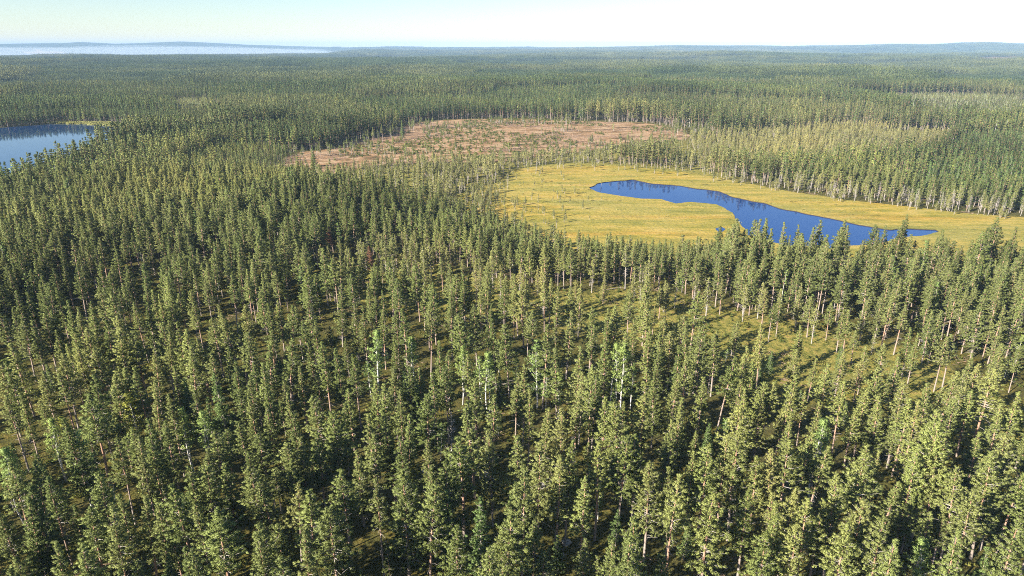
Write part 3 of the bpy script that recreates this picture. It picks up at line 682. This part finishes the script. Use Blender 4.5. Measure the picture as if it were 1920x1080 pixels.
# ------------------------------------------------------------------ individual trees
LABELS = set()
GROUPS = {'p': 'pines of the near forest', 'b': 'birches among the pines', 's': 'spruces among the pines', 'd': 'dead grey trees', 'r': 'pines with rusty dead crowns'}
def where(x, y, h):
    a, b = PX(x, y, h); return float(a), float(b)
def place_words(a, b, fine=False):
    fa, fb = a / 19.2, b / 10.8
    return ('%.1f' % fa if fine else '%d' % round(fa)), ('%.1f' % fb if fine else '%d' % round(fb))
def unique(desc, a, b):
    A, B = place_words(a, b); s = f'{desc}, tip {A}% across, {B}% down photo'
    if s in LABELS:
        desc = desc.replace('small ', '').replace('the ', ''); A, B = place_words(a, b, True); s = f'{desc}, tip {A}% across, {B}% down photo'
    LABELS.add(s); return s
def make_tree(name, meshes, parts, x, y, h, base, cat_, label, group, rs, tint, own, wide=1.0, tilt=.025):
    root = empty(name, (x, y, 0), rs.uniform(0, 6.28)); root.rotation_euler.x = rs.normal(0, tilt); root.rotation_euler.y = rs.normal(0, tilt)
    s = h / base; w = s ** .75 * wide; root.scale = (w, w, s)
    for me, pn in zip(meshes, parts):
        o = link(pn, me, root); o['tint'] = float(tint); o['own'] = float(own)
    return tag(root, label, cat_, group)
rs = np.random.default_rng(8)
SHAPE = ['even medium', 'narrow half-bare', 'full deep-crowned', 'high-crowned bare-stemmed', 'slender', 'broad', 'bushy low-branched', 'thin-crowned bare-stemmed', 'full', 'very slim', 'dense low-branched', 'open-crowned']
for (x_, y_, h_, big, src_i) in solo:
    v = int(rs.integers(0, 12));
    if big: v = int(rs.choice([3, 5, 8, 11, 2]))
    own_ = rs.random(); ti = np.clip(rs.normal(.2, .14), 0, 1) + (.25 if inpoly(*PX(x_, y_), OPEN_PX) else 0)
    size = 'tall' if h_ > 16.8 else ('short' if h_ < 12 else ''); tone = 'olive-green' if ti > .36 else ('dark green' if own_ < .35 else 'green')
    a, b = where(x_, y_, h_)
    lab = unique(' '.join(w for w in (size, SHAPE[v], tone, 'pine') if w), a, b)
    make_tree('pine_tree', PINE_M[v], ('trunk', 'crown'), x_, y_, h_, 16, 'pine tree', lab, GROUPS['p'], rs, ti, own_, float(rs.uniform(.80, 1.16)) * (1.12 if big else 1), .035)
for (x_, y_, h_, kd_, big) in tops:
    if kd_ == 'p': continue
    a, b = where(x_, y_, h_); own_ = rs.random()
    if kd_ == 'b':
        v = int(rs.integers(0, 3)); yel = (abs(a - 245) < 4 or abs(a - 117) < 4); d = 'yellowing birch' if yel else ('pale green two-stemmed birch' if v == 2 else 'bright green birch')
        make_tree('birch_tree', BIRCH_M[v], ('trunk', 'crown'), x_, y_, h_, 13, 'birch tree', unique(d, a, b), GROUPS['b'], rs, .9 if yel else rs.random() * .3, own_, 1.05)
    elif kd_ == 's':
        v = int(rs.integers(0, 3))
        make_tree('spruce_tree', SPRUCE_M[v], ('trunk', 'crown'), x_, y_, h_, 13, 'spruce tree', unique('cone-shaped green spruce', a, b), GROUPS['s'], rs, rs.random() * .3, own_)
    elif kd_ == 'd':
        make_tree('dead_tree', SNAG_M[0], ('trunk', 'branches'), x_, y_, h_, 11, 'dead tree', unique('leafless grey dead tree among green pines', a, b), GROUPS['d'], rs, 0, .5)
    else:
        make_tree('pine_tree', RUST_M[0], ('trunk', 'crown'), x_, y_, h_, 16, 'pine tree', unique('rusty brown dying pine in the green forest', a, b), GROUPS['r'], rs, 0, .5)

# young spruces and birches coming up in the gaps
spots = np.array([(t[0], t[1]) for t in tops]); done = 0
while done < 75:
    x_, y_ = G(rs.uniform(10, 1910), rs.uniform(640, 1075)); h_ = rs.uniform(3.5, 8.5)
    if np.min(np.hypot(spots[:, 0] - x_, spots[:, 1] - y_)) < 2.0: continue
    a, b = where(x_, y_, h_); done += 1; spots = np.vstack([spots, (x_, y_)])
    if rs.random() < .72: make_tree('young_spruce', SPRUCE_M[int(rs.integers(0, 3))], ('trunk', 'crown'), x_, y_, h_, 13, 'young spruce', unique('small young green spruce under the pines', a, b), 'young spruces under the pines', rs, rs.random() * .6, rs.random(), 1.0)
    else: make_tree('young_birch', BIRCH_M[int(rs.integers(0, 2))], ('trunk', 'crown'), x_, y_, h_, 13, 'young birch', unique('small light green young birch under the pines', a, b), 'young birches under the pines', rs, rs.random() * .4, rs.random(), 1.0)

# stunted pines dotted over the left end and rim of the bog; bleached dead trees along its edges
def bog_tree(px_, py_, h_, kind_, desc, grp):
    x_, y_ = G(px_, py_); v = int(rs.integers(0, 4)); a, b = where(x_, y_, h_)
    if kind_ == 'd': make_tree('dead_tree', SNAG_M[v], ('trunk', 'branches'), x_, y_, h_, 11, 'dead tree', unique(desc, a, b), grp, rs, 0, rs.random(), .8, .04)
    else: make_tree('stunted_pine', BOGP_M[v], ('trunk', 'crown'), x_, y_, h_, 8, 'stunted pine', unique(desc, a, b), grp, rs, rs.uniform(.4, 1.0), rs.random(), 1.0, .04)
done = 0
while done < 170:
    u = rs.random() ** 2.4; px_ = 885 + 230 * u + rs.normal() * 12; py_ = rs.uniform(322, 440)
    if not inpoly(px_, py_, BOG_PX) or rs.random() < (px_ - 880) / 420 + (.35 if py_ > 400 and px_ > 1060 else 0) or px_ > 1170: continue
    bog_tree(px_, py_, rs.uniform(2.0, 5.0) + max(0, (965 - px_) / 28), 'p', 'small stunted grey-green pine on the yellow bog', 'stunted pines on the open bog'); done += 1
done = 0
while done < 60:
    px_ = rs.uniform(985, 1900); py_ = np.interp(px_, [985, 1060, 1250, 1400, 1560, 1800, 1920], [317, 311, 322, 346, 373, 402, 410]) + rs.uniform(-2, 5 if px_ > 1350 else 9)
    bog_tree(px_, py_, rs.uniform(4.5, 8.5), 'p', 'low stunted pine at the bog rim', 'stunted pines along the bog rim'); done += 1
done = 0
while done < 46:
    if rs.random() < .72: px_ = rs.uniform(1350, 1915); py_ = np.interp(px_, [1250, 1400, 1560, 1800, 1920], [322, 346, 373, 402, 410]) - rs.uniform(0, 5)
    else: px_ = rs.uniform(820, 1010); py_ = rs.uniform(330, 372) - (px_ - 900) * .12
    bog_tree(px_, py_, rs.uniform(7, 11), 'd', 'bleached bare dead tree at the bog edge', 'bleached dead trees at the bog edge'); done += 1
# a few trees left standing on the logged clearing
for px_, py_, h_, k_ in ((755, 262, 16, 's'), (590, 312, 14, 's'), (718, 268, 15, 'p'), (700, 272, 14, 'p'), (838, 258, 11, 'p'), (905, 268, 9, 'p'), (1022, 262, 9, 'p'), (985, 252, 12, 'p'), (1055, 244, 9, 'p'),
                          (1150, 246, 7, 'b'), (860, 244, 8, 'b'), (760, 292, 9, 'b'), (680, 290, 7, 'b'), (1110, 268, 8, 's'), (1228, 250, 8, 'b'), (795, 250, 6, 's'), (1185, 258, 7, 'p'), (955, 286, 8, 'b')):
    x_, y_ = G(px_, py_); a, b = where(x_, y_, h_)
    nm, ms, ct, bs = {'s': ('spruce_tree', SPRUCE_M[1], 'spruce tree', 13), 'p': ('retention_pine', PINE_M[7], 'pine tree', 16), 'b': ('birch_tree', BIRCH_M[0], 'birch tree', 13)}[k_]
    make_tree(nm, ms, ('trunk', 'crown'), x_, y_, h_, bs, ct, unique('lone ' + ct.split()[0] + ' standing on the brown logged clearing', a, b), 'trees left standing on the clearing', rs, .4, rs.random())

# ------------------------------------------------------------------ undergrowth, reeds and logging waste (nobody could count them)
bush = bpy.data.collections.new('undergrowth_source')
def tuft(seed, n, R, h, ll, lw, m_):
    rg_ = np.random.default_rng(seed); mb = MB(); c = np.column_stack([rg_.normal(size=(n, 2)) * R * .45, np.abs(rg_.normal(size=n)) * h * .5]); leaves(mb, rg_, c, np.full(n, R * .35), np.zeros((n * 14, 3)), 14, ll, lw, 0, .5)
    return mb.mesh('tuft', [m_])
for i in range(3): source(i, tuft(i, 9, .8, 1.0, .32, .16, M_YOUNG), bush)
for i in range(3):
    rg_ = np.random.default_rng(40 + i); mb = MB()
    for q in range(16):
        p = rg_.normal(size=3) * (1.3, 1.3, .12) + (0, 0, .22); a = rg_.random() * 6.28; L = rg_.uniform(.6, 1.8)
        tube(mb, [p, p + np.array([math.cos(a) * L, math.sin(a) * L, rg_.uniform(-.1, .4)])], [.06, .02], 3)
    source(3 + i, mb.mesh('slash', [M_SLASH]), bush)
def reedclump(seed):
    rg_ = np.random.default_rng(seed); mb = MB(); n = 90; b = np.column_stack([rg_.normal(size=(n, 2)) * 1.1, np.zeros(n)]); hh = rg_.uniform(.6, 1.3, n)[:, None] * (0, 0, 1) + rg_.normal(size=(n, 3)) * .12
    s = rg_.normal(size=(n, 3)) * (.06, .06, 0); V = np.stack([b - s, b + s, b + hh], 1).reshape(-1, 3); mb.add(V, np.arange(3 * n).reshape(-1, 3), 0, np.tile((-.5, -.4, .75), (3 * n, 1))); return mb.mesh('reed', [M_REED])
for i in range(2): source(6 + i, reedclump(60 + i), bush)
def scat(name, x, y, z, idx, s, tint, label, rg_):
    n = len(x); scatter(name, np.column_stack([x, y, np.full(n, z)]), idx, np.column_stack([np.zeros((n, 2)), rg_.random(n) * 6.28]), np.repeat(s[:, None], 3, 1), tint, rg_.random(n), bush, label)
x, y, rg = fill(40, 420, 2.6, 52, 31); px, py = PX(x, y)
f1 = fbm(x, y, 25, 2); keepb = (rg.random(len(x)) < np.where(inpoly(px, py, OPEN_PX), .55, .55) * (f1 > .42)) & ~inpoly(x, y, BOG)
x, y = x[keepb], y[keepb]
scat('undergrowth', x, y, 0, np.where(rg.random(len(x)) < .14, rg.integers(3, 6, len(x)), rg.integers(0, 3, len(x))), rg.uniform(.35, 1.3, len(x)), rg.random(len(x)), 'low shrubs and saplings on the mossy forest floor', rg)
gxy = np.array(CUT); x = rg.uniform(gxy[:, 0].min(), gxy[:, 0].max(), 9000); y = rg.uniform(gxy[:, 1].min(), gxy[:, 1].max(), 9000)
m = inpoly(x, y, CUT) & (fbm(x * .35, y * 1.0, 16, 2) > .53); x, y = x[m], y[m]
scat('logging_slash', x, y, 0, rg.integers(3, 6, len(x)), rg.uniform(.5, 1.5, len(x)), rg.random(len(x)), 'cut branches and tops strewn over the brown clearing', rg)
x = rg.uniform(gxy[:, 0].min(), gxy[:, 0].max(), 6000); y = rg.uniform(gxy[:, 1].min(), gxy[:, 1].max(), 6000)
m = inpoly(x, y, CUT) & (fbm(x + 99, y * .6, 40, 2) > .53); x, y = x[m], y[m]
scat('clearing_saplings', x, y, 0, rg.integers(0, 3, len(x)), rg.uniform(.5, 2.0, len(x)), rg.random(len(x)) * .6, 'knee-high green saplings growing back on the logged clearing', rg)
gxy = np.array(REED); x = rg.uniform(gxy[:, 0].min(), gxy[:, 0].max(), 9000); y = rg.uniform(gxy[:, 1].min(), gxy[:, 1].max(), 9000); m = inpoly(x, y, REED); x, y = x[m], y[m]
x0, y0 = x, y
scat('reeds', x, y, .05, rg.integers(6, 8, len(x)), rg.uniform(.7, 1.4, len(x)), rg.random(len(x)), 'pale green reed bed along the far shore of the left lake', rg)
# sedge tussocks on the open bog
gxy = np.array(BOG); x = rg.uniform(gxy[:, 0].min(), gxy[:, 0].max(), 60000); y = rg.uniform(gxy[:, 1].min(), 560, 60000)
m = inpoly(x, y, BOG) & ~inpoly(x, y, POND_W) & (fbm(x * .5, y * 1.4, 14, 3) > .55) & (rg.random(len(x)) < .06); x, y = x[m], y[m]
scat('sedge_tussocks', x, y, .3, rg.integers(6, 8, len(x)), rg.uniform(.2, .5, len(x)), rg.random(len(x)), 'yellow sedge tussocks on the open bog', rg)

# ------------------------------------------------------------------ fallen logs and boulders on the forest floor
def log(px1, py1, px2, py2, r_, desc):
    a, b = G(px1, py1), G(px2, py2); L = math.hypot(b[0] - a[0], b[1] - a[1]); L2 = min(L, 15)
    mb = MB(); q = np.linspace(0, L2, 6); w = rs.normal(size=6) * .04 * L2 / 5
    tube(mb, np.column_stack([q, w, r_ * (1.1 - .4 * q / L2) + .12]), r_ * (1 - .6 * q / L2), 7)
    root = empty('fallen_log', (a[0], a[1], .0), math.atan2(b[1] - a[1], b[0] - a[0])); link('stem', mb.mesh('log_stem', [M_LOGWOOD]), root)
    for j in range(5):
        t_ = rs.uniform(.25, .95); s_ = rs.choice([-1, 1]); p = np.array([L2 * t_, 0, .25]); mb2 = MB(); l_ = rs.uniform(.5, 1.5)
        tube(mb2, [p, p + np.array([.35 * l_, s_ * l_, .35 * l_])], [.05, .015], 4); link('branch_stub', mb2.mesh('stub', [M_LOGWOOD]), root)
    tag(root, desc, 'fallen log', 'logs lying on the forest floor')
log(925, 724, 962, 721, .2, 'bleached log lying straight across the shaded gap right of centre')
log(925, 746, 958, 739, .16, 'second thinner pale log just below the bleached log in the shaded gap')
log(136, 563, 186, 557, .2, 'long pale log in the dark clearing at the far left')
log(640, 853, 658, 847, .25, 'short white log in a sunny gap below the photo centre')
log(1040, 1052, 1062, 1042, .18, 'broken pale stem on moss near the bottom of the photo')
log(1268, 744, 1290, 738, .16, 'pale log half hidden between pines right of centre')
log(480, 890, 500, 884, .18, 'pale log beside small pines in the lower left')
log(1130, 545, 1165, 540, .14, 'thin pale log on the yellow moss of the open pine bog')
def rock(px_, py_, s, desc, seed):
    import bmesh
    bm = bmesh.new(); bmesh.ops.create_icosphere(bm, subdivisions=3, radius=1); rg_ = np.random.default_rng(seed); o3 = rg_.random(3) * 50
    for v in bm.verts:
        c = v.co; n_ = float(fbm(np.array(c.x * 1.3 + o3[0] + c.z), np.array(c.y * 1.3 + o3[1] + c.z * .7), 1.0, 3)); c *= .65 + .7 * n_; c.z = max(c.z * .6, -.25)
    me = bpy.data.meshes.new('rock'); bm.to_mesh(me); bm.free(); me.materials.append(M_ROCK)
    x_, y_ = G(px_, py_); o = link('boulder', me); o.location = (x_, y_, .1 * s); o.scale = (s * 1.3, s, s * .9); o.rotation_euler.z = rg_.random() * 6
    tag(o, desc, 'boulder', 'boulders between the trees')
rock(1300, 942, 1.2, 'pale grey boulder between pines in the lower right half', 1)
rock(1062, 1018, .7, 'small white boulder at a grey tree foot near the bottom', 2)
rock(1020, 912, .9, 'pale boulder behind a red-stemmed pine below the centre', 3)
rock(912, 892, 1.1, 'pinkish boulder pile stone under pines below the centre', 4)
rock(800, 885, .8, 'rounded stone in undergrowth between two red-stemmed pines', 5)

# ------------------------------------------------------------------ air
def air_box(name, lo, hi, dens, col, label, aniso=-0.15):
    x0, y0, z0 = lo; x1, y1, z1 = hi
    V = [(x0, y0, z0), (x1, y0, z0), (x1, y1, z0), (x0, y1, z0), (x0, y0, z1), (x1, y0, z1), (x1, y1, z1), (x0, y1, z1)]
    me = bpy.data.meshes.new(name); me.from_pydata(V, [], [(0, 3, 2, 1), (4, 5, 6, 7), (0, 1, 5, 4), (1, 2, 6, 5), (2, 3, 7, 6), (3, 0, 4, 7)])
    m = bpy.data.materials.new(name); m.use_nodes = True; nt = m.node_tree; nt.nodes.remove(nt.nodes['Principled BSDF'])
    pv = nt.nodes.new('ShaderNodeVolumePrincipled'); pv.inputs['Density'].default_value = dens; pv.inputs['Color'].default_value = (*col, 1); pv.inputs['Anisotropy'].default_value = aniso
    nt.links.new(pv.outputs[0], nt.nodes['Material Output'].inputs['Volume']); me.materials.append(m)
    return tag(link(name, me), label, kind='stuff')
air_box('haze', (-20600, -20600, -140), (20600, 20600, 165), 6.5e-5, (.44, .66, 1.0), 'thin blue morning haze over the forest plain')
# low bank of morning mist lying in the valley on the left, its top uneven
def mist(dens, lift, wav, label):
    na, az = 70, np.linspace(-1.15, -.20, 70); mb = MB(); rows = []
    for r_, top in ((8600, -60), (8900, 1), (10500, 1), (11200, -60)):
        x = az * r_ / np.sqrt(1 + az ** 2); y = r_ / np.sqrt(1 + az ** 2)
        px = 960 + 1358 * az
        zt = np.interp(px, [-900, 0, 340, 400, 500, 600, 690], [58, 50, 62, 58, 40, 14, -60]) + lift + (fbm(az * 26 + wav, az * 0 + 3, 1.0, 4) - .5) * (14 + wav)
        rows.append(np.column_stack([x, y, zt if top == 1 else np.full(na, -100.)]))
    V = np.concatenate(rows); F_ = []
    for i in range(4):
        k2 = (i + 1) % 4
        for j in range(na - 1): F_.append((i * na + j, i * na + j + 1, k2 * na + j + 1, k2 * na + j))
    mb.add(V, F_); me = mb.mesh('mist', [])
    import bmesh
    bm = bmesh.new(); bm.from_mesh(me); bm.verts.ensure_lookup_table()
    bm.faces.new([bm.verts[i * na] for i in range(4)]); bm.faces.new([bm.verts[i * na + na - 1] for i in range(4)][::-1])
    bmesh.ops.recalc_face_normals(bm, faces=bm.faces); bm.to_mesh(me); bm.free()
    m = bpy.data.materials.new('mist'); m.use_nodes = True; nt = m.node_tree; nt.nodes.remove(nt.nodes['Principled BSDF'])
    pv = nt.nodes.new('ShaderNodeVolumePrincipled'); pv.inputs['Density'].default_value = dens; pv.inputs['Color'].default_value = (.84, .92, 1, 1)
    nt.links.new(pv.outputs[0], nt.nodes['Material Output'].inputs['Volume']); me.materials.append(m)
    tag(link('mist', me), label, kind='stuff')
mist(2.8e-4, 0, 0, 'white bank of morning mist before the far left hills')
mist(1.8e-4, 17, 16, 'thin ragged veil of mist rising above the white bank')
